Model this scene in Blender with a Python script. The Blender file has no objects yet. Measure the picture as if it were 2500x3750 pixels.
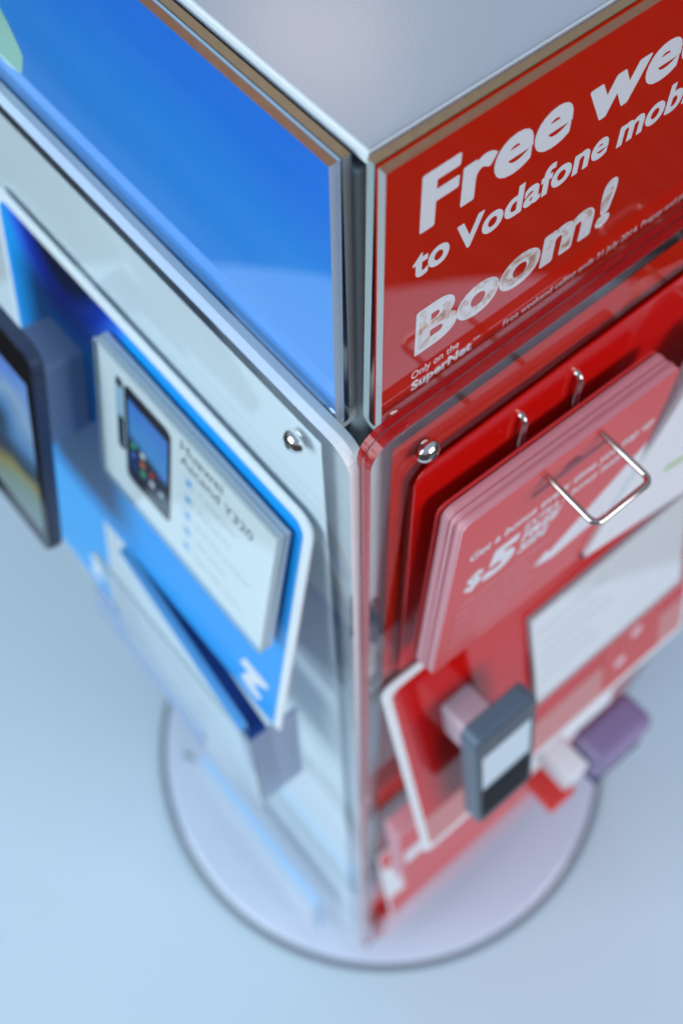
import bpy, bmesh, math, random
from mathutils import Vector, Matrix
random.seed(7)
sc = bpy.context.scene

# ---------------------------------------------------------------- camera
F_RIGHT = Vector((0.76953453, -0.6383398, -0.0184097))
F_UP = Vector((0.56995753, 0.67352442, 0.47065197))
F_FWD = Vector((0.2880365, 0.37267568, -0.88212687))
cd = bpy.data.cameras.new('camera'); cam = bpy.data.objects.new('camera', cd)
sc.collection.objects.link(cam); sc.camera = cam
cam.matrix_world = Matrix(((F_RIGHT.x, F_UP.x, -F_FWD.x, -0.11936678),
                           (F_RIGHT.y, F_UP.y, -F_FWD.y, -0.14291525),
                           (F_RIGHT.z, F_UP.z, -F_FWD.z, 1.76859121), (0, 0, 0, 1)))
cd.sensor_fit = 'VERTICAL'; cd.sensor_height = 36; cd.sensor_width = 24; cd.lens = 38.4
cd.clip_start = 0.01; cd.clip_end = 60
cd.dof.use_dof = True; cd.dof.focus_distance = 0.344; cd.dof.aperture_fstop = 7.2

# ---------------------------------------------------------------- light and exposure
w = bpy.data.worlds.new('World'); sc.world = w; w.use_nodes = True
nt = w.node_tree; nt.nodes.clear()
out = nt.nodes.new('ShaderNodeOutputWorld'); bg = nt.nodes.new('ShaderNodeBackground')
tc = nt.nodes.new('ShaderNodeTexCoord'); sx = nt.nodes.new('ShaderNodeSeparateXYZ')
rp = nt.nodes.new('ShaderNodeValToRGB')
nt.links.new(tc.outputs['Generated'], sx.inputs[0]); nt.links.new(sx.outputs['Z'], rp.inputs[0])
e = rp.color_ramp.elements
e[0].position = 0.0; e[0].color = (0.10, 0.075, 0.055, 1)
e[1].position = 1.0; e[1].color = (0.50, 0.60, 0.78, 1)
m = e.new(0.10); m.color = (0.22, 0.17, 0.13, 1)
m = e.new(0.24); m.color = (0.42, 0.52, 0.68, 1)
nt.links.new(rp.outputs[0], bg.inputs[0]); bg.inputs[1].default_value = 0.62
nt.links.new(bg.outputs[0], out.inputs[0])

def area(name, loc, target, sx_, sy_, power, col):
    l = bpy.data.lights.new(name, 'AREA'); l.shape = 'RECTANGLE'; l.size = sx_; l.size_y = sy_
    l.energy = power; l.color = col
    o = bpy.data.objects.new(name, l); sc.collection.objects.link(o)
    o.location = loc; o.rotation_euler = (Vector(target) - Vector(loc)).to_track_quat('-Z', 'Y').to_euler()
    return o
area('window_light', (-4.2, 0.9, 3.2), (0, 0, 0.8), 3.4, 3.0, 215, (0.75, 0.93, 1.0))
area('right_face_fill', (1.2, -4.2, 2.8), (0.1, 0, 0.9), 3.0, 2.4, 138, (1.0, 0.94, 0.98))  # added fill lamp that brightens the red right face
area('warm_ceiling_lamp', (1.37, 1.98, 3.4), (1.37, 1.98, 0), 0.16, 0.16, 2.2, (1.0, 0.78, 0.55))
area('warm_ceiling_lamp', (1.50, 1.82, 3.4), (1.50, 1.82, 0), 0.16, 0.16, 2.2, (1.0, 0.78, 0.55))
vs = sc.view_settings; vs.view_transform = 'Standard'; vs.look = 'None'; vs.gamma = 1; vs.exposure = 0.0
vs.use_curve_mapping = False
sc.cycles.max_bounces = 20; sc.cycles.transmission_bounces = 16; sc.cycles.glossy_bounces = 8
sc.cycles.diffuse_bounces = 5; sc.cycles.transparent_max_bounces = 16
sc.cycles.sample_clamp_indirect = 6; sc.cycles.blur_glossy = 0.5
sc.cycles.use_denoising = True

# ---------------------------------------------------------------- materials
def lin(r, g, b):
    f = lambda c: (c / 255 / 12.92) if c / 255 <= 0.04045 else ((c / 255 + 0.055) / 1.055) ** 2.4
    return (f(r), f(g), f(b), 1)
def mat(name, col, rough=0.5, metal=0.0, trans=0.0, ior=1.45, spec=0.5, coat=0.0, bump=0.0, bscale=400, var=0.0, vscale=20):
    m = bpy.data.materials.new(name); m.use_nodes = True
    n = m.node_tree; b = n.nodes['Principled BSDF']
    b.inputs['Base Color'].default_value = col; b.inputs['Roughness'].default_value = rough
    b.inputs['Metallic'].default_value = metal; b.inputs['IOR'].default_value = ior
    b.inputs['Transmission Weight'].default_value = trans
    b.inputs['Specular IOR Level'].default_value = spec; b.inputs['Coat Weight'].default_value = coat
    b.inputs['Coat Roughness'].default_value = 0.03
    t = None
    if bump or var:
        t = n.nodes.new('ShaderNodeTexCoord')
    if bump:
        ns = n.nodes.new('ShaderNodeTexNoise'); ns.inputs['Scale'].default_value = bscale; ns.inputs['Detail'].default_value = 4
        bp = n.nodes.new('ShaderNodeBump'); bp.inputs['Strength'].default_value = bump; bp.inputs['Distance'].default_value = 0.001
        n.links.new(t.outputs['Object'], ns.inputs['Vector']); n.links.new(ns.outputs['Fac'], bp.inputs['Height'])
        n.links.new(bp.outputs['Normal'], b.inputs['Normal'])
    if var:
        ns = n.nodes.new('ShaderNodeTexNoise'); ns.inputs['Scale'].default_value = vscale; ns.inputs['Detail'].default_value = 5
        mx = n.nodes.new('ShaderNodeMix'); mx.data_type = 'RGBA'
        mx.inputs['A'].default_value = col
        mx.inputs['B'].default_value = tuple(c * (1 - var) for c in col[:3]) + (1,)
        n.links.new(t.outputs['Object'], ns.inputs['Vector']); n.links.new(ns.outputs['Fac'], mx.inputs['Factor'])
        n.links.new(mx.outputs['Result'], b.inputs['Base Color'])
    return m
def grad(name, stops, axis, lo, hi, rough=0.35, noise=0.0, spec=0.5):
    """a colour blend along one object axis (metres), slightly wobbled by noise"""
    m = mat(name, (1, 1, 1, 1), rough, spec=spec); n = m.node_tree; b = n.nodes['Principled BSDF']
    t = n.nodes.new('ShaderNodeTexCoord'); s = n.nodes.new('ShaderNodeSeparateXYZ')
    mr = n.nodes.new('ShaderNodeMapRange'); mr.inputs['From Min'].default_value = lo; mr.inputs['From Max'].default_value = hi
    r = n.nodes.new('ShaderNodeValToRGB'); r.color_ramp.interpolation = 'EASE'
    el = r.color_ramp.elements
    el[0].position, el[0].color = stops[0]; el[1].position, el[1].color = stops[-1]
    for p, c in stops[1:-1]:
        q = el.new(p); q.color = c
    n.links.new(t.outputs['Object'], s.inputs[0]); n.links.new(s.outputs[axis], mr.inputs['Value'])
    if noise:
        ns = n.nodes.new('ShaderNodeTexNoise'); ns.inputs['Scale'].default_value = 9; ns.inputs['Detail'].default_value = 1
        ad = n.nodes.new('ShaderNodeMath'); ad.operation = 'MULTIPLY_ADD'; ad.inputs[1].default_value = noise; 
        sb = n.nodes.new('ShaderNodeMath'); sb.operation = 'SUBTRACT'; sb.inputs[1].default_value = 0.5
        n.links.new(t.outputs['Object'], ns.inputs['Vector']); n.links.new(ns.outputs['Fac'], sb.inputs[0])
        n.links.new(sb.outputs[0], ad.inputs[0]); n.links.new(mr.outputs['Result'], ad.inputs[2]); n.links.new(ad.outputs[0], r.inputs[0])
    else:
        n.links.new(mr.outputs['Result'], r.inputs[0])
    n.links.new(r.outputs[0], b.inputs['Base Color'])
    return m
M = {}
M['acrylic'] = mat('clear_acrylic', (0.97, 0.985, 0.985, 1), 0.0, trans=1.0, ior=1.49)
def sheet_acrylic(name, k=1.0):
    m = bpy.data.materials.new(name); m.use_nodes = True; n = m.node_tree; n.nodes.clear()
    o = n.nodes.new('ShaderNodeOutputMaterial'); tr = n.nodes.new('ShaderNodeBsdfTransparent'); gl = n.nodes.new('ShaderNodeBsdfGlossy')
    tr.inputs[0].default_value = (0.975, 0.985, 0.985, 1); gl.inputs['Roughness'].default_value = 0.0; gl.inputs[0].default_value = (1, 1, 1, 1)
    fr = n.nodes.new('ShaderNodeFresnel'); fr.inputs[0].default_value = 1.49
    ge = n.nodes.new('ShaderNodeNewGeometry'); iv = n.nodes.new('ShaderNodeMath'); iv.operation = 'SUBTRACT'; iv.inputs[0].default_value = k
    mu = n.nodes.new('ShaderNodeMath'); mu.operation = 'MULTIPLY'; mx = n.nodes.new('ShaderNodeMixShader'); mu.use_clamp = True
    kk = n.nodes.new('ShaderNodeMath'); kk.operation = 'MULTIPLY'; kk.inputs[1].default_value = k
    n.links.new(ge.outputs['Backfacing'], kk.inputs[0]); n.links.new(kk.outputs[0], iv.inputs[1]); n.links.new(iv.outputs[0], mu.inputs[0]); n.links.new(fr.outputs[0], mu.inputs[1])
    n.links.new(mu.outputs[0], mx.inputs[0]); n.links.new(tr.outputs[0], mx.inputs[1]); n.links.new(gl.outputs[0], mx.inputs[2]); n.links.new(mx.outputs[0], o.inputs[0])
    return m
M['sheet'] = sheet_acrylic('clear_sheet', 1.25)
M['panel_sheet'] = sheet_acrylic('clear_panel_sheet', 0.7)
def edge_mat(name, col, alpha, rough=0.12):
    m = mat(name, col, rough, bump=0.25, bscale=260); m.node_tree.nodes['Principled BSDF'].inputs['Alpha'].default_value = alpha; return m
M['edge_clear'] = edge_mat('cut_acrylic_edge', (0.42, 0.51, 0.53, 1), 0.88)
M['edge_white'] = edge_mat('cut_white_edge', (0.86, 0.93, 0.97, 1), 1.0, 0.3)
M['edge_grey'] = edge_mat('cut_grey_edge', (0.42, 0.52, 0.58, 1), 0.95, 0.25)
M['edge_red'] = edge_mat('cut_red_edge', (0.42, 0.006, 0.006, 1), 0.92)
M['edge_brown_reflection'] = edge_mat('brown_reflection_edge', (0.26, 0.12, 0.065, 1), 1.0, 0.3)  # warm room reflection painted into the front sheet's top edge
M['edge_amber_reflection'] = edge_mat('amber_reflection_edge', (0.27, 0.18, 0.10, 1), 1.0, 0.3)  # same reflection as a colour, yellower, for the back sheet's top edge
M['red'] = mat('red_print', (0.60, 0.016, 0.001, 1), 0.6, var=0.15, vscale=6, spec=0.0)
M['red_gloss'] = mat('red_gloss_card', (0.60, 0.006, 0.004, 1), 0.10, spec=0.35)
M['red_card'] = mat('red_card_print', (0.70, 0.055, 0.05, 1), 0.3, spec=0.35)
M['white'] = mat('white_print', (0.84, 0.90, 0.94, 1), 0.4)
M['leaf_white'] = mat('pale_leaflet_paper', (0.70, 0.82, 0.94, 1), 0.4)
M['white_panel'] = mat('white_panel_print', (0.85, 0.92, 0.98, 1), 0.35)
M['white_ink'] = mat('white_ink', (0.82, 0.86, 0.92, 1), 0.45)
M['grey_ink'] = mat('grey_ink', (0.10, 0.13, 0.16, 1), 0.5)
M['faint_ink'] = mat('faint_ink', (0.42, 0.50, 0.56, 1), 0.5)
M['pink_ink'] = mat('pink_ink', (0.78, 0.55, 0.60, 1), 0.45)
M['cyan_ink'] = mat('cyan_ink', (0.10, 0.45, 0.85, 1), 0.4)
M['pale_cyan_ink'] = mat('pale_cyan_ink', (0.42, 0.66, 0.88, 1), 0.4)
M['cyan'] = mat('cyan_print', (0.012, 0.40, 0.95, 1), 0.3, var=0.1, vscale=8)
M['blue_leaf'] = mat('blue_leaflet_paper', (0.12, 0.48, 0.95, 1), 0.4)
M['navy'] = mat('navy_pocket_shade', (0.008, 0.06, 0.34, 1), 0.35)  # colour of the shade inside the leaflet pocket
M['chrome'] = mat('polished_chrome', (0.86, 0.85, 0.82, 1), 0.06, metal=1.0)
M['wire'] = mat('chrome_wire', (0.60, 0.54, 0.50, 1), 0.07, metal=1.0)
M['tube'] = mat('silver_paint', (0.34, 0.43, 0.46, 1), 0.38, metal=0.5, bump=0.15, bscale=1500)
M['base'] = mat('pale_base_coat', (0.60, 0.66, 0.80, 1), 0.12, bump=0.05, bscale=300)
M['cap'] = mat('grey_cap_coat', (0.45, 0.48, 0.55, 1), 0.22, bump=0.03, bscale=900)
M['cap_edge'] = mat('bright_white_edge', (0.88, 0.92, 0.95, 1), 0.3)
M['core'] = mat('grey_core', (0.66, 0.66, 0.70, 1), 0.5)
M['dark'] = mat('dark_plastic', (0.016, 0.020, 0.032, 1), 0.25)
M['black'] = mat('black_glass', (0.004, 0.005, 0.007, 1), 0.08, spec=0.4)
M['phone_side'] = mat('phone_side_metal', (0.035, 0.05, 0.10, 1), 0.3, metal=0.2)
M['card_edge'] = mat('card_edge_paper', (0.80, 0.43, 0.50, 1), 0.6)
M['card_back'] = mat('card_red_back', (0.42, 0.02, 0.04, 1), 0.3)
M['green'] = grad('green_petal_print', [(0, lin(190, 240, 225)), (1, lin(10, 150, 110))], 'Z', 0.0, 0.028)
M['poster_blue'] = grad('blue_poster_blend', [(0, (0.030, 0.34, 0.98, 1)), (0.45, (0.020, 0.24, 0.92, 1)), (1, (0.012, 0.10, 0.78, 1))], 'Z', 0.0, 0.12, 0.3, 0.35)  # lighter towards the bottom, deeper blue towards the top
M['board_blue'] = mat('blue_board_print', (0.02, 0.36, 0.95, 1), 0.3)
M['purple'] = mat('purple_grey_plastic', (0.25, 0.20, 0.38, 1), 0.4)
M['lime_ink'] = mat('lime_ink', (0.35, 0.60, 0.16, 1), 0.4)
M['violet_ink'] = mat('violet_ink', (0.16, 0.12, 0.42, 1), 0.4)

# smoky brown and white lettering fill
def smoke():
    m = mat('brown_smoke_print', (0.8, 0.8, 0.8, 1), 0.45); n = m.node_tree; b = n.nodes['Principled BSDF']
    t = n.nodes.new('ShaderNodeTexCoord'); a = n.nodes.new('ShaderNodeTexNoise'); a.inputs['Scale'].default_value = 150
    a.inputs['Detail'].default_value = 6; a.inputs['Roughness'].default_value = 0.65
    r = n.nodes.new('ShaderNodeValToRGB'); el = r.color_ramp.elements
    el[0].position = 0.33; el[0].color = (0.45, 0.20, 0.12, 1); el[1].position = 0.53; el[1].color = (0.82, 0.84, 0.88, 1)
    q = el.new(0.43); q.color = (0.60, 0.42, 0.34, 1)
    n.links.new(t.outputs['Object'], a.inputs['Vector']); n.links.new(a.outputs['Fac'], r.inputs[0]); n.links.new(r.outputs[0], b.inputs['Base Color'])
    return m
M['smoke'] = smoke()
# phone wallpaper: sky, dark hill, yellow-green curve
def wallpaper():
    m = mat('phone_wallpaper', (1, 1, 1, 1), 0.25, spec=0.3); n = m.node_tree; b = n.nodes['Principled BSDF']
    t = n.nodes.new('ShaderNodeTexCoord'); ns = n.nodes.new('ShaderNodeTexNoise'); ns.inputs['Scale'].default_value = 14; ns.inputs['Detail'].default_value = 2
    s = n.nodes.new('ShaderNodeSeparateXYZ'); mr = n.nodes.new('ShaderNodeMapRange'); mr.inputs['From Min'].default_value = -0.065; mr.inputs['From Max'].default_value = 0.075
    sb = n.nodes.new('ShaderNodeMath'); sb.operation = 'SUBTRACT'; sb.inputs[1].default_value = 0.5
    ad = n.nodes.new('ShaderNodeMath'); ad.operation = 'MULTIPLY_ADD'; ad.inputs[1].default_value = 0.7
    r = n.nodes.new('ShaderNodeValToRGB'); el = r.color_ramp.elements
    el[0].position = 0.0; el[0].color = (0.22, 0.30, 0.34, 1); el[1].position = 1.0; el[1].color = (0.12, 0.22, 0.60, 1)
    for p, c in ((0.22, (0.20, 0.27, 0.22, 1)), (0.34, (0.26, 0.22, 0.06, 1)), (0.42, (0.02, 0.035, 0.06, 1)), (0.52, (0.03, 0.09, 0.17, 1)), (0.60, (0.10, 0.24, 0.48, 1)), (0.72, (0.28, 0.40, 0.56, 1)), (0.8, (0.15, 0.28, 0.66, 1))):
        q = el.new(p); q.color = c
    n.links.new(t.outputs['Object'], ns.inputs['Vector']); n.links.new(t.outputs['Object'], s.inputs[0]); n.links.new(s.outputs['Z'], mr.inputs['Value'])
    n.links.new(ns.outputs['Fac'], sb.inputs[0]); n.links.new(sb.outputs[0], ad.inputs[0]); n.links.new(mr.outputs['Result'], ad.inputs[2])
    n.links.new(ad.outputs[0], r.inputs[0]); n.links.new(r.outputs[0], b.inputs['Base Color'])
    return m
M['wallpaper'] = wallpaper()
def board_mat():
    """blue board print blending to deep navy in its upper left part"""
    m = mat('blue_board_navy_blend', (0.02, 0.30, 0.95, 1), 0.3); n = m.node_tree; b = n.nodes['Principled BSDF']
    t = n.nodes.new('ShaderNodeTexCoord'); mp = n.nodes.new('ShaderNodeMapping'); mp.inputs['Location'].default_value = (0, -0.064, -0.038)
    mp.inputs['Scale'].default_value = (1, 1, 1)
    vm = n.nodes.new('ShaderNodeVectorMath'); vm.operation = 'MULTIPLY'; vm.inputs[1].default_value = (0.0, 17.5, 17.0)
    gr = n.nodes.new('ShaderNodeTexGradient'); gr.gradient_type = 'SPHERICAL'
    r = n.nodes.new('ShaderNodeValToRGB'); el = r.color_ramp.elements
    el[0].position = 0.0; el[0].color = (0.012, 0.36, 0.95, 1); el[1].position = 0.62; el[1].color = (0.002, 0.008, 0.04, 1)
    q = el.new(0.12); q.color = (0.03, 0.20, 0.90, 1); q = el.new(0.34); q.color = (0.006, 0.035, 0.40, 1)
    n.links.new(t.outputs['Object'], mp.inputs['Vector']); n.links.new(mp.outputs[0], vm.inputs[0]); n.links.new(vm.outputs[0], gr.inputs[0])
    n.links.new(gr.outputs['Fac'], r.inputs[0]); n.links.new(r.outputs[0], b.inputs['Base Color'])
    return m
M['board_navy'] = board_mat()
def floor_mat(name, c1, c2, rough, scale):
    m = mat(name, c1, rough, bump=0.06, bscale=60, var=0.0); n = m.node_tree; b = n.nodes['Principled BSDF']
    t = n.nodes.new('ShaderNodeTexCoord'); ns = n.nodes.new('ShaderNodeTexNoise'); ns.inputs['Scale'].default_value = scale; ns.inputs['Detail'].default_value = 5
    mx = n.nodes.new('ShaderNodeMix'); mx.data_type = 'RGBA'; mx.inputs['A'].default_value = c1; mx.inputs['B'].default_value = c2
    n.links.new(t.outputs['Object'], ns.inputs['Vector']); n.links.new(ns.outputs['Fac'], mx.inputs['Factor']); n.links.new(mx.outputs['Result'], b.inputs['Base Color'])
    return m
M['floor'] = floor_mat('pale_floor', (0.50, 0.62, 0.70, 1), (0.56, 0.67, 0.77, 1), 0.3, 2.5)
def wood():
    m = mat('brown_timber', (0.2, 0.1, 0.05, 1), 0.4); n = m.node_tree; b = n.nodes['Principled BSDF']
    t = n.nodes.new('ShaderNodeTexCoord'); wv = n.nodes.new('ShaderNodeTexWave'); wv.inputs['Scale'].default_value = 3; wv.inputs['Distortion'].default_value = 6
    wv.inputs['Detail'].default_value = 4
    r = n.nodes.new('ShaderNodeValToRGB'); r.color_ramp.elements[0].color = (0.012, 0.008, 0.006, 1); r.color_ramp.elements[1].color = (0.05, 0.028, 0.02, 1)
    n.links.new(t.outputs['Object'], wv.inputs['Vector']); n.links.new(wv.outputs['Fac'], r.inputs[0]); n.links.new(r.outputs[0], b.inputs['Base Color'])
    return m
M['timber'] = wood()

# ---------------------------------------------------------------- helpers
COL = sc.collection
def tag(o, label=None, cat=None, group=None, kind=None):
    if label: o['label'] = label
    if cat: o['category'] = cat
    if group: o['group'] = group
    if kind: o['kind'] = kind
    return o
def empty(name, loc, label, cat, group=None):
    o = bpy.data.objects.new(name, None); COL.objects.link(o); o.location = loc
    o.empty_display_size = 0.01
    tag(o, label, cat, group); return o
def root_loc(o):
    v = Vector((0, 0, 0))
    while o is not None:
        v += o.location; o = o.parent
    return v
def link(name, verts, faces, material, parent=None, loc=None, smooth=False, mats=None, fmats=None):
    base = root_loc(parent) if parent is not None else Vector((0, 0, 0))
    l = Vector(loc) if loc is not None else sum((Vector(v) for v in verts), Vector()) / len(verts)
    me = bpy.data.meshes.new(name)
    me.from_pydata([tuple(Vector(v) - l) for v in verts], [], faces)
    bm = bmesh.new(); bm.from_mesh(me); bmesh.ops.recalc_face_normals(bm, faces=bm.faces); bm.to_mesh(me); bm.free()
    for mm in (mats or [material]): me.materials.append(mm)
    if fmats:
        for p, i in zip(me.polygons, fmats): p.material_index = i
    if smooth:
        for p in me.polygons: p.use_smooth = True
    o = bpy.data.objects.new(name, me); COL.objects.link(o)
    o.parent = parent; o.location = l - base
    return o
class Fr:
    """a board's own axes: u to the reader's right, v up along the board, w out of it (mm)"""
    def __init__(s, face, s0, o0, z0, slope=0.0, roll=0.0, yaw=0.0):
        a = math.atan(slope); r = math.radians(roll)
        if face == 'R': U0 = Vector((1, 0, 0)); N0 = Vector((0, -1, 0)); P0 = Vector((s0, -o0, z0))
        else: U0 = Vector((0, -1, 0)); N0 = Vector((-1, 0, 0)); P0 = Vector((-o0, s0, z0))
        yw = math.radians(yaw); U0, N0 = math.cos(yw) * U0 + math.sin(yw) * N0, math.cos(yw) * N0 - math.sin(yw) * U0
        Z = Vector((0, 0, 1)); V = math.cos(a) * Z - math.sin(a) * N0; s.W = math.cos(a) * N0 + math.sin(a) * Z
        s.U = math.cos(r) * U0 + math.sin(r) * V; s.V = -math.sin(r) * U0 + math.cos(r) * V; s.P = P0 / 1000
    def __call__(s, u, v, w=0): return s.P + (s.U * u + s.V * v + s.W * w) / 1000
def rrect(u0, v0, u1, v1, r=(0, 0, 0, 0), n=6):
    """counter-clockwise outline; r = radii bottom-left, bottom-right, top-right, top-left"""
    if not isinstance(r, tuple): r = (r,) * 4
    P = []
    for (cx, cy, rad, a0) in ((u0, v0, r[0], 180), (u1, v0, r[1], 270), (u1, v1, r[2], 0), (u0, v1, r[3], 90)):
        sx_ = 1 if cx == u0 else -1; sy_ = 1 if cy == v0 else -1
        if rad <= 0: P.append((cx, cy)); continue
        for k in range(n + 1):
            a = math.radians(a0 + 90 * k / n)
            P.append((cx + sx_ * rad + rad * math.cos(a), cy + sy_ * rad + rad * math.sin(a)))
    return P
def prism(name, fr, poly, w0, w1, material, parent=None, bevel=0.0, edge=None):
    n = len(poly)
    V = [fr(u, v, w0) for u, v in poly] + [fr(u, v, w1) for u, v in poly]
    Fs = [tuple(range(n))[::-1], tuple(range(n, 2 * n))] + [(i, (i + 1) % n, n + (i + 1) % n, n + i) for i in range(n)]
    o = link(name, V, Fs, material, parent, mats=[material] + ([edge] if edge else []), fmats=([0, 0] + [1] * n) if edge else None)
    if bevel:
        bm = bmesh.new(); bm.from_mesh(o.data)
        bmesh.ops.bevel(bm, geom=[e_ for e_ in bm.edges if e_.calc_face_angle(0) > 0.6], offset=bevel / 1000, segments=2, affect='EDGES', profile=0.5)
        bm.to_mesh(o.data); bm.free()
    return o
def profile(name, pts, s0, s1, face, material, parent):
    """cross-section in (o, z) pushed along the face from s0 to s1"""
    f = Fr(face, 0, 0, 0)
    sg = 1 if face == 'R' else -1
    n = len(pts)
    V = [f(sg * s0, z, o) for o, z in pts] + [f(sg * s1, z, o) for o, z in pts]
    Fs = [tuple(range(n)), tuple(range(n, 2 * n))[::-1]] + [(i, (i + 1) % n, n + (i + 1) % n, n + i) for i in range(n)]
    # side cuts clear grey, the two top cuts carry painted warm reflections, brown (front) and amber (back); the corner end of the top cut stays clear
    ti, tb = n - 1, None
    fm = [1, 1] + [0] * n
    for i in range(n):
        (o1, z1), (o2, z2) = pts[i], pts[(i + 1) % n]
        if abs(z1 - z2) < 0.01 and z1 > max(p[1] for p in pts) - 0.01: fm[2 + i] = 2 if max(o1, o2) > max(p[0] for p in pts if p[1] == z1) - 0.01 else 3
    return link(name, V, Fs, material, parent, mats=[material, M['edge_clear'], M['edge_brown_reflection'], M['edge_amber_reflection']], fmats=fm)
def box(name, lo, hi, material, parent=None, bevel=0.0):
    x0, y0, z0 = lo; x1, y1, z1 = hi
    V = [(x, y, z) for z in (z0, z1) for x, y in ((x0, y0), (x1, y0), (x1, y1), (x0, y1))]
    o = link(name, V, [(0, 3, 2, 1), (4, 5, 6, 7), (0, 1, 5, 4), (1, 2, 6, 5), (2, 3, 7, 6), (3, 0, 4, 7)], material, parent)
    if bevel:
        bm = bmesh.new(); bm.from_mesh(o.data); bmesh.ops.bevel(bm, geom=bm.edges[:], offset=bevel, segments=3, affect='EDGES', profile=0.5)
        bm.to_mesh(o.data); bm.free()
    return o
def tube(name, pts, r, material, parent=None, n=14):
    V = []; Fs = []; pts = [Vector(p) for p in pts]
    nrm = None
    for i, p in enumerate(pts):
        t = (pts[min(i + 1, len(pts) - 1)] - pts[max(i - 1, 0)]).normalized()
        if nrm is None:
            nrm = t.orthogonal().normalized()
        nrm = (nrm - t * nrm.dot(t)).normalized(); bn = t.cross(nrm)
        for k in range(n):
            a = 2 * math.pi * k / n
            V.append(p + (nrm * math.cos(a) + bn * math.sin(a)) * r)
    for i in range(len(pts) - 1):
        for k in range(n):
            Fs.append((i * n + k, i * n + (k + 1) % n, (i + 1) * n + (k + 1) % n, (i + 1) * n + k))
    Fs += [tuple(range(n)), tuple(range((len(pts) - 1) * n, len(pts) * n))]
    o = link(name, V, Fs, material, parent, smooth=True)
    return o
def lathe(name, axis_o, axis_d, prof, material, parent=None, n=40, smooth=True):
    """revolve (radius, height) pairs about an axis"""
    d = Vector(axis_d).normalized(); a = d.orthogonal().normalized(); b = d.cross(a); O = Vector(axis_o)
    V = []; Fs = []
    for r, h in prof:
        for k in range(n):
            t = 2 * math.pi * k / n
            V.append(O + d * h + (a * math.cos(t) + b * math.sin(t)) * r)
    for i in range(len(prof) - 1):
        for k in range(n):
            Fs.append((i * n + k, i * n + (k + 1) % n, (i + 1) * n + (k + 1) % n, (i + 1) * n + k))
    Fs += [tuple(range(n)), tuple(range((len(prof) - 1) * n, len(prof) * n))]
    return link(name, V, Fs, material, parent, smooth=smooth)
def round_path(P, r, n=6):
    out = [Vector(P[0])]
    for i in range(1, len(P) - 1):
        a, b, c = Vector(P[i - 1]), Vector(P[i]), Vector(P[i + 1])
        p, q = b + (a - b).normalized() * r, b + (c - b).normalized() * r
        for k in range(n + 1):
            t = k / n
            out.append(p * (1 - t) ** 2 + b * 2 * t * (1 - t) + q * t * t)
    out.append(Vector(P[-1])); return out
def lettering(name, text, fr, u0, v0, cap, width, w, material, parent, shear=0.0, bold=0.0, thick=0.05, spacing=1.0):
    """flat text: baseline start (u0, v0), capital height and overall width in mm; bold = extra stroke width (of the capital height)"""
    c = bpy.data.curves.new(name, 'FONT'); c.body = text; c.shear = shear; c.offset = min(bold, 0.018)
    c.space_character = spacing + bold * 1.1; c.resolution_u = 5; c.extrude = 0.0; c.size = 1
    t = bpy.data.objects.new('t', c); COL.objects.link(t); bpy.context.view_layer.update()
    src = bpy.data.meshes.new_from_object(t.evaluated_get(bpy.context.evaluated_depsgraph_get()))
    bpy.data.objects.remove(t); bpy.data.curves.remove(c)
    r = max(0.0, bold - 0.018); K = [(0, 0)]
    if r > 0: K += [(r * math.cos(math.pi * k / 6), 0.8 * r * math.sin(math.pi * k / 6)) for k in range(12)]
    co = []; fc = []
    for q, (dx, dy) in enumerate(K):
        b = len(co)
        co += [(v.co.x + dx, v.co.y + dy, q * 0.002) for v in src.vertices]
        fc += [tuple(b + i_ for i_ in p.vertices) for p in src.polygons]
    xs = [p[0] for p in co]; x0, x1 = min(xs), max(xs)
    sx_ = width / (x1 - x0) if width else cap / 0.73; sy_ = cap / (0.73 + r)
    base = root_loc(parent); l = fr(u0, v0, w)
    me = bpy.data.meshes.new(name)
    me.from_pydata([tuple(fr(u0 + (x - x0) * sx_, v0 + y * sy_, w + thick + z) - l) for x, y, z in co], [], fc)
    me.materials.append(material)
    o = bpy.data.objects.new(name, me); COL.objects.link(o); o.parent = parent; o.location = l - base
    return o

# ---------------------------------------------------------------- setting
def sheet(name, x0, y0, x1, y1, z, mt):
    o = link(name, [(x0, y0, z), (x1, y0, z), (x1, y1, z), (x0, y1, z)], [(0, 1, 2, 3)], mt); o['kind'] = 'structure'; return o
sheet('timber_floor', -9, -9, 9, 9, -0.004, M['timber'])
fp_ = [(0.24 + 1.34 * math.cos(2 * math.pi * k / 96), 0.24 + 1.34 * math.sin(2 * math.pi * k / 96), 0.0) for k in range(96)]
o = link('floor', fp_, [tuple(range(96))], M['floor']); o['kind'] = 'structure'

# ---------------------------------------------------------------- display stand
S = 0.480; CX = 0.240
stand = empty('display_stand', (CX, CX, 0), 'four sided display tower with white cap and silver corner tubes on a pale round base', 'display stand')
lathe('base_disc', (CX, CX, 0.0), (0, 0, 1), [(0.342, 0.001), (0.352, 0.003), (0.354, 0.008), (0.351, 0.013), (0.346, 0.015), (0.002, 0.0152)], M['base'], stand, 96, False)
lathe('base_rim', (CX, CX, 0.0), (0, 0, 1), [(0.356, 0.0006), (0.362, 0.003), (0.362, 0.010), (0.3565, 0.012)], mat('grey_rim_rubber', (0.13, 0.16, 0.20, 1), 0.5), stand, 96, False)
for x, y in ((0.0215, 0.0265), (S - 0.017, 0.02), (S - 0.017, S - 0.02), (0.0165, S - 0.02)):
    lathe('corner_tube', (x, y, 0.014), (0, 0, 1), [(0.0038, 0.0), (0.0038, 1.540), (0.0030, 1.541)], M['tube'], stand, 32)
box('core', (0.036, 0.036, 0.018), (S - 0.036, S - 0.036, 1.545), M['core'], stand)
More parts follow.
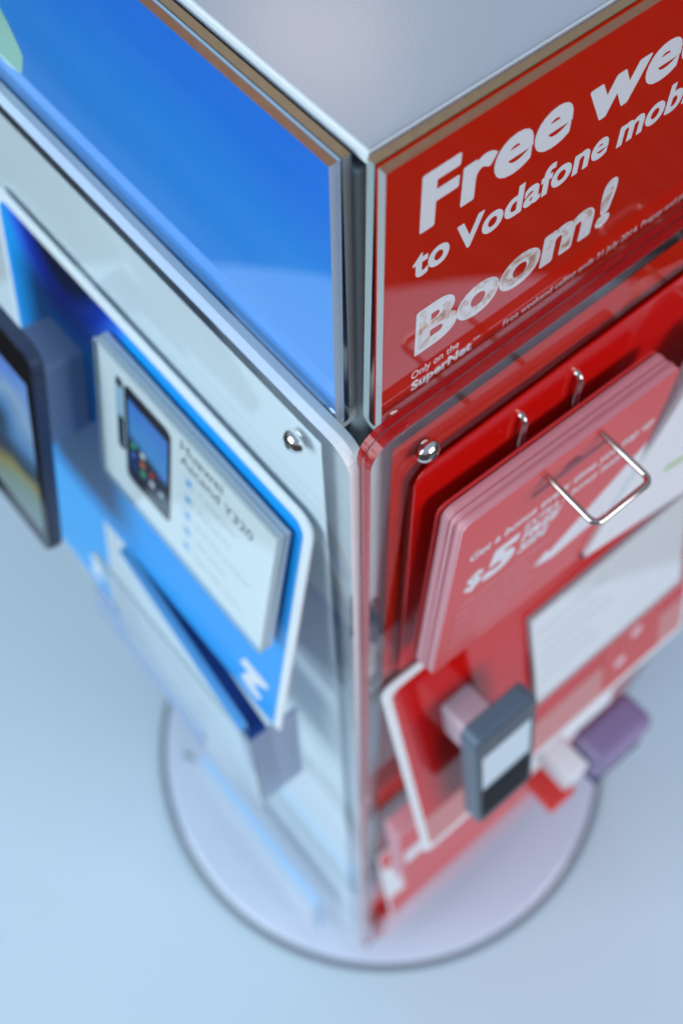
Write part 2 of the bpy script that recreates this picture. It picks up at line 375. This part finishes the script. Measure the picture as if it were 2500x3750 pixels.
# cap: pale top with a bright edge strip
box('cap_edge', (0.0190, 0.0190, 1.5602), (S - 0.0190, S - 0.0190, 1.5645), M['cap_edge'], stand, 0.0005)
box('cap', (0.0200, 0.0200, 1.5642), (S - 0.0200, S - 0.0200, 1.5648), M['cap'], stand, 0.0001)
box('cap_recess', (0.0225, 0.0225, 1.545), (S - 0.0225, S - 0.0225, 1.5600), M['dark'], stand)

# ---------------------------------------------------------------- side panels: two acrylic sheets with a print between
def panel(face, label, s0, s1, top, ins_s, ins_top, ins_mat, e1, e2, bottom=48, rivet_at=None):
    sg = 1 if face == 'R' else -1
    f = Fr(face, 0, 0, 0)
    root = empty('acrylic_panel', f(sg * (s0 + s1) / 2, bottom, -4), label, 'acrylic panel')
    def poly(a, z0, b, z1, r):
        u = sorted((sg * a, sg * b)); return rrect(u[0], z0, u[1], z1, r)
    prism('front_sheet', f, poly(s0, bottom, s1, top, 11), -4.0, 0.0, M['panel_sheet'], root, 0, edge=e1)
    prism('back_sheet', f, poly(s0, bottom, s1, top, 11), -7.4, -4.4, M['panel_sheet'], root, 0, edge=e2)
    prism('printed_insert', f, poly(ins_s, bottom + 16, S * 1000 - ins_s, ins_top, 0), -4.3, -4.1, ins_mat, root)
    for rs in (rivet_at[0], S * 1000 - rivet_at[0]):
        p = f(sg * rs, rivet_at[1], 0.15)
        rv = lathe('rivet', p, f.W, [(0.0052, 0), (0.0052, 0.0005), (0.0047, 0.0017), (0.0036, 0.0029), (0.0020, 0.0036), (0.0004, 0.0038)], M['chrome'], root, 40)
        p = f(sg * rs, rivet_at[1], 3.62)
        lathe('hex_socket', p, f.W, [(0.0015, 0), (0.0015, 0.0004)], M['dark'], rv, 6, False)
    uw = sorted((sg * 12.5, sg * (S * 1000 - 12.5)))
    prism('lightening_wall', f, rrect(uw[0], 60, uw[1], 1433, 0), -11.0, -9.6, M['core'], root)  # added pale wall, lightens the view through the clear panel margins
    for rz in (1278, 700):
        p = f(sg * (s0 + 10), rz, -8.2)
        cr = 0.0024 if face == 'R' else 0.0014
        lathe('clip', p, (0, 0, 1), [(cr * .9, -0.024), (cr, -0.02), (cr, 0.02), (cr * .9, 0.024)], M['dark'], root, 20)
    return root
pR = panel('R', 'red acrylic panel with clear rounded edge right of the silver corner tube', 4.5, 474, 1454.5, 18.2, 1437.5, M['red'], M['edge_red'], M['edge_red'], rivet_at=(31.4, 1429))
pL = panel('L', 'white acrylic panel with clear rounded edge left of the silver corner tube', 6.0, 474, 1447.5, 27.6, 1428.0, M['white_panel'], M['edge_white'], M['edge_grey'], rivet_at=(38.1, 1421.5))
# the two far faces, seen only from behind
for nm, lo, hi in (('side_sheet', (S - 0.004, 0.006, 0.05), (S, S - 0.006, 1.45)), ('side_sheet', (0.006, S - 0.004, 0.05), (S - 0.006, S, 1.45))):
    box(nm, lo, hi, M['white_panel'], stand)

# ---------------------------------------------------------------- header signs: folded acrylic sleeve with a poster inside
def header(face, label, s0, otop, obot, zb, zt, poster_mat, name):
    f = Fr(face, 0, 0, 0); sg = 1 if face == 'R' else -1
    root = empty('header_sign', f(sg * 240, zb, -10), label, 'sign')
    pts = [(otop, zt)]
    R, cz = 4.8, zb + 4.8; co = obot - R
    pts.append((obot, cz))
    for k in range(1, 10):
        a = -math.pi * k / 10; pts.append((co + R * math.cos(a), cz + R * math.sin(a)))
    pts += [(co - R, cz), (otop - 7.4, zt), (otop - 4.4, zt), (co - 1.8, cz)]
    for k in range(1, 8):
        a = -math.pi + math.pi * k / 8; pts.append((co + 1.8 * math.cos(a), cz + 1.8 * math.sin(a)))
    pts += [(obot - 3.0, cz), (otop - 3.0, zt)]
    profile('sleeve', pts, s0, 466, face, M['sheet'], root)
    sl = (obot - otop) / (zt - cz)
    pf = Fr(face, s0, otop - 3.25 , zt, sl)         # poster plane, origin at its top corner
    P = prism('poster', pf, [(0.4 * sg, -0.3), (sg * (465 - s0), -0.3), (sg * (465 - s0), -(zt - zb - 3.4)), (0.4 * sg, -(zt - zb - 3.4))], -1.0, 0.0, poster_mat, root, edge=poster_mat if face == 'R' else M['pale_cyan_ink'])
    return root, pf, P
hR, fR, posR = header('R', 'red header sign with white sale lettering at the top right', 16.3, -9, -8.4, 1443.0, 1566.6, M['red'], 'r')
hL, fL, posL = header('L', 'plain blue header sign with a green petal at its far end', 23.6, -9.6, -8.2, 1436.0, 1562.6, M['poster_blue'], 'l')
def hl(text, u, v, cap, wd, mt, bold=0.0, w=0.0):
    return lettering('lettering', text, fR, u, v, cap, wd, w + 0.02, mt, posR, 0.0, bold, 0.03)
WI = M['white_ink']
hl('Free', 15.9, -34.6, 22.2, 60.0, WI, 0.040)
hl('weekend', 82.0, -36.6, 21.0, 124, WI, 0.040)
hl('to', 14.0, -54.0, 12.4, 14.8, WI, 0.036)
hl('Vodafone', 31.3, -55.4, 12.4, 66.0, WI, 0.036)
hl('mobiles', 102.0, -56.4, 12.8, 53, WI, 0.036)
hl('Boom!', 16.8, -93.4, 22.5, 92, WI, 0.050)
hl('Boom!', 18.4, -92.2, 20.4, 88.6, M['smoke'], 0.018, w=0.06)
hl('Free weekend calling ends 31 July 2014. Prepay and plans.', 60.2, -115.4 + 0.8, 3.5, 102.0, WI, 0.010)
hl('Only on the', 16.1, -107.2, 4.2, 22.0, WI, 0.014)
hl('SuperNet', 16.3, -114.0, 5.2, 28.4, WI, 0.050)
hl('TM', 45.2, -110.5, 1.5, 3.0, WI)
pet = [(-199, -91), (-199, -88), (-203.5, -77), (-210, -66), (-220, -58), (-234, -56), (-234, -103), (-220, -107), (-206, -103)]
prism('petal_print', fL, [(u, v) for u, v in pet], 0.02, 0.06, M['green'], posL)

# ---------------------------------------------------------------- left face: white product board, ticket, phones
def text_lines(fr, rows, parent, mt, cap, w=0.05):
    for (t, u, v, wd) in rows:
        lettering('small_print', t, fr, u, v, cap, wd, w, mt, parent, 0, 0.005)
def mark(fr, u, v, k, parent, mt, w):
    """three slanting strokes joined like a zigzag"""
    P = [(0.2, 19.7), (9.0, 19.8), (5.1, 15.2), (0.6, 4.1), (10.9, 0.0), (18.1, 0.7), (20.8, 7.7), (11.9, 12.0), (16.6, 18.1), (24.3, 24.9), (24.5, 29.7), (13.7, 30.2), (4.0, 30.6), (0.0, 23.7)]
    prism('white_mark', fr, [(u + a * k, v + b * k) for a, b in P], w, w + 0.1, mt, parent)
def ticket(name, label, fr, parent=None):
    """clear folded ticket holder with a white card inside, origin at its top left front corner"""
    r = empty('price_ticket', fr(71, -103, -4), label, 'price ticket')
    prism('clear_front', fr, rrect(0, -103, 142, 0, 0.6), -1.6, 0, M['sheet'], r, 0, edge=M['edge_clear'])
    prism('clear_frame', fr, rrect(0.3, -102.7, 141.7, -0.3, 0.5), -5.0, -2.5, M['edge_grey'], r)
    prism('clear_back', fr, rrect(0, -103, 142, 0, 0.6), -8.0, -5.2, M['sheet'], r, 0, edge=M['edge_grey'])
    c = prism('ticket_card', fr, rrect(1.0, -102.5, 141, -1.0, 0), -2.3, -1.9, M['white'], r)
    return r, c
b1 = Fr('L', 160, 1, 1362, 0.175)
bd = empty('product_board', b1(0, -205, 0), 'blue product board with white edge under the blue header sign', 'product board')
prism('white_edge', b1, rrect(-130, -213, 130, 1, (2, 2, 11, 11)), -2.0, -0.1, M['white'], bd, 0.3)
prism('blue_print', b1, rrect(-124.5, -211.5, 124.8, -5, (0, 0, 8, 8)), 0.0, 0.25, M['board_navy'], bd)
mark(b1, 92.2, -204.1, 1.0, bd, M['white_ink'], 0.3)
tf = Fr('L', 182, 13.5, 1352, 0.2)
t1, tcard = ticket('ticket', 'white ticket with a small phone picture, standing on the blue product board', tf)
# picture of a phone on the ticket
ph = prism('phone_picture', tf, rrect(23, -85, 62, -11, 5), -1.88, -1.80, M['dark'], tcard)
prism('picture_screen', tf, rrect(26, -72, 59.3, -20, 0), -1.78, -1.73, grad('picture_sky', [(0, lin(30, 60, 110)), (0.35, lin(25, 35, 60)), (0.5, lin(90, 160, 225)), (1, lin(80, 140, 225))], 'Z', -0.026, 0.026, 0.3, 0.5), tcard)
prism('phone_picture', tf, rrect(16, -66, 22, -12, 2), -1.88, -1.80, M['dark'], tcard)
prism('picture_screen', tf, rrect(16.8, -40, 21.6, -18, 0), -1.78, -1.73, M['pale_cyan_ink'], tcard)
cols = [lin(235, 190, 70), lin(230, 130, 50), lin(200, 215, 225), lin(90, 190, 120), lin(210, 60, 60), lin(90, 120, 220), lin(240, 240, 240)]
for i in range(4):
    for j in range(3):
        prism('icon', tf, rrect(28 + i * 8, -70 + j * 7.5, 32 + i * 8, -66 + j * 7.5, 1), -1.72, -1.70, mat('icon_print', cols[(i * 3 + j * 5) % 7], 0.5), tcard) if (i + j) % 4 else None
lettering('lettering', 'Huawei', tf, 69.5, -13.6, 7.2, 32.5, -1.88, M['grey_ink'], tcard, 0, 0.006)
lettering('lettering', 'Ascend Y320', tf, 69.5, -23.6, 7.2, 55.5, -1.88, M['grey_ink'], tcard, 0, 0.006)
for k, t in enumerate(('4" WVGA screen', 'Android 4.2', 'Dual core processor', '2MP camera', 'Expandable memory')):
    v = -35.0 - 13.5 * k
    cc = tf(76.5, v + 2, -1.87)
    lathe('round_icon', cc, tf.W, [(0.0045, 0), (0.0045, 0.00005)], M['pale_cyan_ink'], tcard, 24, False)
    lathe('round_icon', tf(76.5, v + 2, -1.83), tf.W, [(0.0040, 0), (0.0040, 0.00003)], M['white'], tcard, 24, False)
    prism('icon', tf, rrect(74.3, v - 0.2, 78.7, v + 4.2, 1.6), -1.78, -1.73, M['cyan_ink'], tcard)
    lettering('small_print', t, tf, 84, v, 3.6, (30, 26, 43, 25, 40)[k], -1.88, M['faint_ink'], tcard, 0, 0)

def phone(fr, wd, ht, th, label, side, screen, scr, group=None, band=None):
    r = empty('mobile_phone', fr(wd / 2, -ht, -th / 2), label, 'phone', group)
    prism('body', fr, rrect(0, -ht, wd, 0, min(wd, ht) * 0.14), -th, -0.6, side, r, 1.6)
    prism('front_glass', fr, rrect(1.2, -ht + 1.2, wd - 1.2, -1.2, min(wd, ht) * 0.10), -0.6, 0.0, M['black'] if band is None else band, r)
    prism('screen', fr, rrect(*scr, 0.5), 0.02, 0.12, screen, r)
    return r
pf1 = Fr('L', 275, 44, 1351, 0.22)
p1 = phone(pf1, 85, 168, 8.5, 'black mobile phone with bright wallpaper in front of the blue board', M['phone_side'], M['wallpaper'], (6, -150, 79, -22))
prism('speaker_slot', pf1, rrect(34, -12, 51, -9.5, 1), 0.02, 0.1, M['phone_side'], p1)
prism('bracket', Fr('L', 247, 36, 1310, 0.2), rrect(0, -62, 34, 0, 3), -26, 0, mat('steel_blue_bracket', (0.26, 0.38, 0.58, 1), 0.4), p1, 0.6)

# clear leaflet pocket below the board
pk = Fr('L', 205, 54, 1136, 0.03)
pkr = empty('leaflet_pocket', pk(80, -135, -15), 'clear acrylic leaflet pocket below the blue product board', 'leaflet pocket')
prism('pocket_front', pk, rrect(0, -150, 165, 0, 1), -2, 0, M['sheet'], pkr, 0, edge=M['edge_clear'])
prism('pocket_side', Fr('L', 40, 55, 1140, 0.03), [(0, 0), (0, -132), (2, -132), (2, 0)], -36, -3, mat('frosted_acrylic', (0.50, 0.62, 0.80, 1), 0.3, trans=0.75), pkr, 0.2)
prism('pocket_floor', pk, rrect(0, -150, 163, -147, 0), -48, -2.2, M['sheet'], pkr)
prism('shade_block', Fr('L', 192, 35, 1132, 0.0, -2, 4.6), rrect(0, -110, 150, 0, 1), -9, 0, M['navy'], None)  # navy block painted as the shade between the board and the pocket leaflets
o = bpy.data.objects['shade_block']; o.name = 'leaflet_or_shade_block'; tag(o, 'navy block painted as shade at the back of the clear pocket, under the blue board', 'leaflets')
lf = Fr('L', 192, 42, 1149, 0.0, -3, 4.6)
for k in range(5):
    o = prism('leaflet', lf, rrect(2, -124, 143, -1 - 0.4 * (k % 3), 1), -1.2 * k - 1.0, -1.2 * k, M['leaf_white'], None, 0, edge=M['blue_leaf'])
    tag(o, 'light blue leaflet standing in the clear pocket below the product board', 'leaflet', 'light blue leaflets in the clear pocket')

# second column board further along the left face
b3 = Fr('L', 430, 10, 1062, 0.17)
bd3 = empty('product_board', b3(75, -180, 0), 'small cyan product board low at the left edge of the tower, below the phone', 'product board')
prism('white_edge', b3, rrect(-4, -188, 142, 4, 8), -2.0, -0.1, M['white'], bd3, 0.3)
prism('cyan_print', b3, rrect(0, -184, 138, 0, 6), 0.0, 0.25, M['cyan'], bd3)
mark(b3, 104, -172, 1.0, bd3, M['white_ink'], 0.3)
lowL = Fr('L', 330, 42, 860, 0.12, -6)
o = prism('clear_tray', lowL, rrect(0, -60, 170, 0, 3), -3, 0, mat('blue_tinted_acrylic', (0.50, 0.66, 0.95, 1), 0.15, trans=0.7), None, 0.3)
tag(o, 'blue tinted clear tray low on the white panel left of the leaflet pocket', 'tray')
lo2 = Fr('L', 335, 46, 300, 0.02, 0)
o = prism('leaflet_or_shade_block', Fr('L', 300, 34, 330, 0.03), rrect(0, -180, 245, 0, 2), -12, 0, M['leaf_white'], None, 0.0, edge=mat('mid_blue_edge', (0.42, 0.62, 0.90, 1), 0.4))
tag(o, 'long light blue leaflets low on the white panel just above the base', 'leaflets')
o = prism('low_pocket', Fr('L', 345, 38, 345, 0.03), rrect(0, -270, 290, 0, 2), -2.5, 0, M['sheet'], None, 0, edge=M['edge_clear'])
tag(o, 'wide clear pocket holding the lowest blue leaflets above the round base', 'leaflet pocket')

# ---------------------------------------------------------------- right face: hook with hanging cards
rb = Fr('R', 25, 0, 1419, 0.0)
rbd = prism('backing_card', rb, rrect(0, -210, 200, 0, (2, 2, 10, 10)), 0.3, 1.6, M['red_gloss'], None, 0.3)
tag(rbd, 'red backing card with rounded corner on the red panel behind the hanging cards', 'backing card')
fRp = Fr('R', 0, 0, 0)
HZ = 1406; ZL = 1385
wire_pts = [fRp(80.7, HZ, -2), fRp(80.7, HZ, 4.6), fRp(80.3, ZL, 4.6), fRp(78.3, ZL, 50), fRp(110.6, ZL - 1, 50), fRp(111.6, ZL, 4.6), fRp(111.8, HZ, 4.6), fRp(111.8, HZ, -2)]
def hook_path():
    P = [Vector(p) for p in wire_pts]
    return round_path(P, 0.0046, 9)
hk = tube('wire_hook', hook_path(), 0.00145, M['wire'], None, 18)
tag(hk, 'chrome double wire hook through the stack of red cards', 'hook')
cf = Fr('R', 33.6, 21, 1395, 0.015, -3)
NC = 30; TH = 0.40
def card_mesh(front):
    """outline with a euro slot, built through a filled curve so the hole is real"""
    c = bpy.data.curves.new('card', 'CURVE'); c.dimensions = '2D'; c.fill_mode = 'BOTH'; c.extrude = TH / 2 * 0.82 / 1000
    def add(P):
        s = c.splines.new('POLY'); s.points.add(len(P) - 1); s.use_cyclic_u = True
        for q, p in zip(s.points, P): q.co = (p[0] / 1000, p[1] / 1000, 0, 1)
    add(rrect(0, -147, 125.5, 0, (3, 3, 4, 5), 5))
    add([(41, -16.2), (57, -16.2), (60.5, -12.2), (66.5, -12.2), (70, -16.2), (86, -16.2), (86, -21.5), (41, -21.5)])
    t = bpy.data.objects.new('t', c); COL.objects.link(t); bpy.context.view_layer.update()
    me = bpy.data.meshes.new_from_object(t.evaluated_get(bpy.context.evaluated_depsgraph_get()))
    bpy.data.objects.remove(t)
    me.materials.clear(); me.materials.append(M['red_card']); me.materials.append(M['card_edge'])
    for p in me.polygons:
        p.material_index = 0 if abs(p.normal.z) > 0.5 else 1
    R = Matrix((cf.U, cf.V, cf.W)).transposed().to_4x4()
    me.transform(R); return me
cm = card_mesh(True)
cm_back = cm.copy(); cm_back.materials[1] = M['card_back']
first = None
for k in range(NC):
    off = -TH / 2 - k * TH - (0.9 if k > 27 else 0) - (0.04 if k in (9, 17) else 0)
    du, dv = random.uniform(-.28, .28), random.uniform(-.28, .28)
    if k > 11: du -= 0.5
    if k == NC - 1: du -= 2.0; dv += 1.6
    if k == 0: du = dv = 0
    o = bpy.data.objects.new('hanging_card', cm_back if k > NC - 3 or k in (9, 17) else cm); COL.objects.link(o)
    o.location = cf(du, dv, off)
    if k == 0:
        first = o; tag(o, 'front red card of the hanging stack, printed with a white five dollar offer', 'card', 'red cards hanging on the wire hook')
    else:
        tag(o, 'red card with pale cut edge hanging behind the front card of the stack', 'card', 'red cards hanging on the wire hook')
def cl(t, u, v, cap, wd, mt, shear=0.18, bold=0.02, w=0.0):
    return lettering('lettering', t, cf, u, v, cap, wd, w + 0.02, mt, first, shear, bold, 0.03)
ang = lambda a: a
cl('Get a bonus every time you top up', 9, -38.5, 6.8, 113, M['white_ink'], 0.1, 0.03)
cl('$', 10, -69, 15, 10.5, M['white_ink'], 0.1, 0.05)
cl('5', 21, -71, 25, 20, M['white_ink'], 0.1, 0.06)
cl('EXTRA 5 bonus texts', 43, -50, 6.4, 62, M['white_ink'], 0.2, 0.03)
cl('FREE', 43, -60.5, 8.4, 25, M['white_ink'], 0.2, 0.05)
cl('SIM', 43, -71, 8.4, 19, M['white_ink'], 0.2, 0.05)
for k in range(6):
    cl('Prepay connection pack with free bonus', 9 if k % 2 else 10, -84 - 9 * k, 3.2, (58, 46, 60, 50, 56, 40)[k], M['pink_ink'], 0.1, 0.0)
# white swoosh across the lower right corner of the card
prism('white_swoosh', cf, [(62, -106), (68, -97), (72, -101), (125.4, -56), (125.4, -108), (112, -147 + 14), (100, -132), (79, -112)][:5] + [(96, -109), (76, -112)], 0.02, 0.07, M['white_ink'], first)

# tilted white pack on the next hook
fl = Fr('R', 130, 26, 1246, 0.02, -19)
fp = empty('white_pack', fl(55, 0, -4), 'white phone pack with violet and lime print, tilted beside the red cards', 'pack')
prism('box', fl, rrect(0, 0, 112, 150, 5), -9, 0, M['white'], fp, 0.8)
prism('dark_rim', fl, rrect(2, -2.5, 112, -0.2, 0), -10, -1, mat('slate_blue_rim', (0.05, 0.10, 0.20, 1), 0.3), fp)
prism('lime_print', fl, rrect(36, 49, 70, 53.5, 2), 0.02, 0.1, M['lime_ink'], fp)
prism('violet_print', fl, rrect(46, 60, 74, 65.5, 2), 0.02, 0.1, M['violet_ink'], fp)
tube('wire_hook', round_path([fRp(190, 1406, -1), fRp(190, 1406, 3.6), fRp(190, 1385, 3.6), fRp(190, 1385, 40), fRp(215, 1385, 40), fRp(215, 1385, 3.6), fRp(215, 1406, 3.6), fRp(215, 1406, -1)], 0.0034, 6), 0.00125, M['wire'])
hk2 = [o for o in bpy.data.objects if o.name.startswith('wire_hook')][-1]
tag(hk2, 'chrome double wire hook holding the tilted white pack', 'hook')

# second row on the right face
b2 = Fr('R', 15, 4, 1199, 0.23)
bd2 = empty('product_board', b2(130, -200, 0), 'red product board with white edge below the hanging red cards', 'product board')
prism('white_edge', b2, rrect(-4, -232, 262, 3, (6, 6, 9, 9)), -2.2, -0.1, M['white'], bd2, 0.4)
prism('red_print', b2, rrect(1.5, -180, 258, -4, (0, 0, 7, 7)), 0.0, 0.3, M['red_gloss'], bd2)
prism('pale_band', b2, rrect(1.5, -224, 258, -181, (4, 4, 0, 0)), 0.0, 0.3, mat('pale_red_print', (0.62, 0.25, 0.24, 1), 0.35), bd2)
prism('red_tag_print', b2, rrect(172, -222, 232, -148, 0), 0.32, 0.5, mat('soft_red_print', (0.62, 0.09, 0.09, 1), 0.4), bd2)
for u, v in ((190, -196), (206, -172)):
    lathe('round_mark', b2(u, v, 0.55), b2.W, [(0.006, 0), (0.006, 0.0001)], M['pink_ink'], bd2, 24, False)
tf2 = Fr('R', 118, 37, 1165, 0.23)
tf2 = Fr('R', 117, 17, 1163, 0.25)
t2, tc2 = ticket('t', 'white ticket with a grey logo on the red product board, right of the small phone', tf2)
lathe('grey_mark', tf2(112, -22, -2.8), tf2.W, [(0.0095, 0), (0.0095, 0.0001)], M['faint_ink'], tc2, 24, False)
lathe('pink_mark', tf2(126, -62, -2.8), tf2.W, [(0.0035, 0), (0.0035, 0.0001)], M['pink_ink'], tc2, 24, False)
for k in range(5):
    lettering('small_print', 'prepay price and plan details', tf2, 8, -24 - 14 * k, 3.6, (60, 50, 64, 44, 52)[k], -1.88, M['faint_ink'], tc2, 0, 0)
pf2 = Fr('R', 39, 52, 1166, 0.15)
p2 = phone(pf2, 49, 132, 14, 'small dark phone with pale screen on the red product board', mat('slate_phone_body', (0.10, 0.16, 0.22, 1), 0.35), mat('pale_phone_screen', (0.62, 0.78, 0.88, 1), 0.3), (5, -74, 44, -26), band=M['dark'])
prism('speaker_slot', pf2, rrect(17, -15, 32, -12, 1.2), 0.02, 0.1, M['phone_side'], p2)
prism('keypad', pf2, rrect(4, -124, 45, -80, 2), 0.02, 0.5, mat('keypad_rubber', (0.006, 0.008, 0.012, 1), 0.6, spec=0.2), p2, 0.15)
prism('bracket', Fr('R', 46, 39, 1148, 0.2), rrect(0, -36, 24, 0, 3), -24, 0, mat('pinkish_white_bracket', (0.66, 0.55, 0.64, 1), 0.4), p2, 0.8)

# purple-grey modem standing out on a clear stalk
box('body', (0.194, -0.086, 0.794), (0.260, -0.048, 0.848), M['purple'], None, 0.009)
mo = bpy.data.objects['body'] if 'body' in bpy.data.objects else None
mo = [o for o in bpy.data.objects if o.type == 'MESH' and o.parent is None and o.name.startswith('body')][0]
md = empty('modem', (0.221, -0.064, 0.785), 'purple grey modem sticking out low on the right face', 'modem')
mo.location -= md.location; mo.parent = md
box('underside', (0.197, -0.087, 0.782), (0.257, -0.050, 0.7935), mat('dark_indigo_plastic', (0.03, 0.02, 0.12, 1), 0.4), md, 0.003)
box('bracket', (0.168, -0.075, 0.800), (0.1915, -0.006, 0.835), M['white'], md, 0.002)
box('red_base', (0.152, -0.080, 0.772), (0.184, -0.044, 0.780), M['red_card'], md, 0.003)

# third row: stacked red and white packs, long board strips
b4 = Fr('R', 15, 26, 900, 0.10)
for k in range(8):
    o = prism('sim_pack', b4, rrect(0, -150, 95, -(k % 3) * .8, 3), -2.2 * k - 2.0, -2.2 * k, M['red_card'], None, 0.2, edge=M['card_edge'])
    tag(o, 'red pack with pale edge in the lower stack beside the corner tube', 'pack', 'red packs in the lower stack')
    if k == 0:
        prism('white_print', b4, rrect(3, -84, 92, -52, 1), 0.02, 0.08, M['white_ink'], o)
b5 = Fr('R', 15, 3, 720, 0.13)
bd5 = empty('product_board', b5(130, -200, 0), 'white product board with red bands low on the red panel', 'product board')
prism('white_edge', b5, rrect(0, -215, 330, 0, 7), -2.2, -0.1, M['white'], bd5, 0.4)
prism('red_band', b5, rrect(2, -213, 328, -150, 0), 0.0, 0.3, M['red_card'], bd5)
prism('red_band', b5, rrect(2, -48, 328, -3, 0), 0.0, 0.3, M['red_card'], bd5)
bs = prism('low_pocket', Fr('R', 20, 14, 330, 0.03), rrect(0, -200, 330, 0, 2), -2.5, 0, M['sheet'], None, 0, edge=M['edge_clear'])
tag(bs, 'wide clear pocket low on the red panel above the round base', 'leaflet pocket')
o = prism('leaflet_or_shade_block', Fr('R', 24, 10, 315, 0.03), rrect(0, -180, 310, 0, 2), -8, 0, M['red_card'], None, 0.4)
tag(o, 'long red leaflets in the lowest pocket of the red panel', 'leaflets')
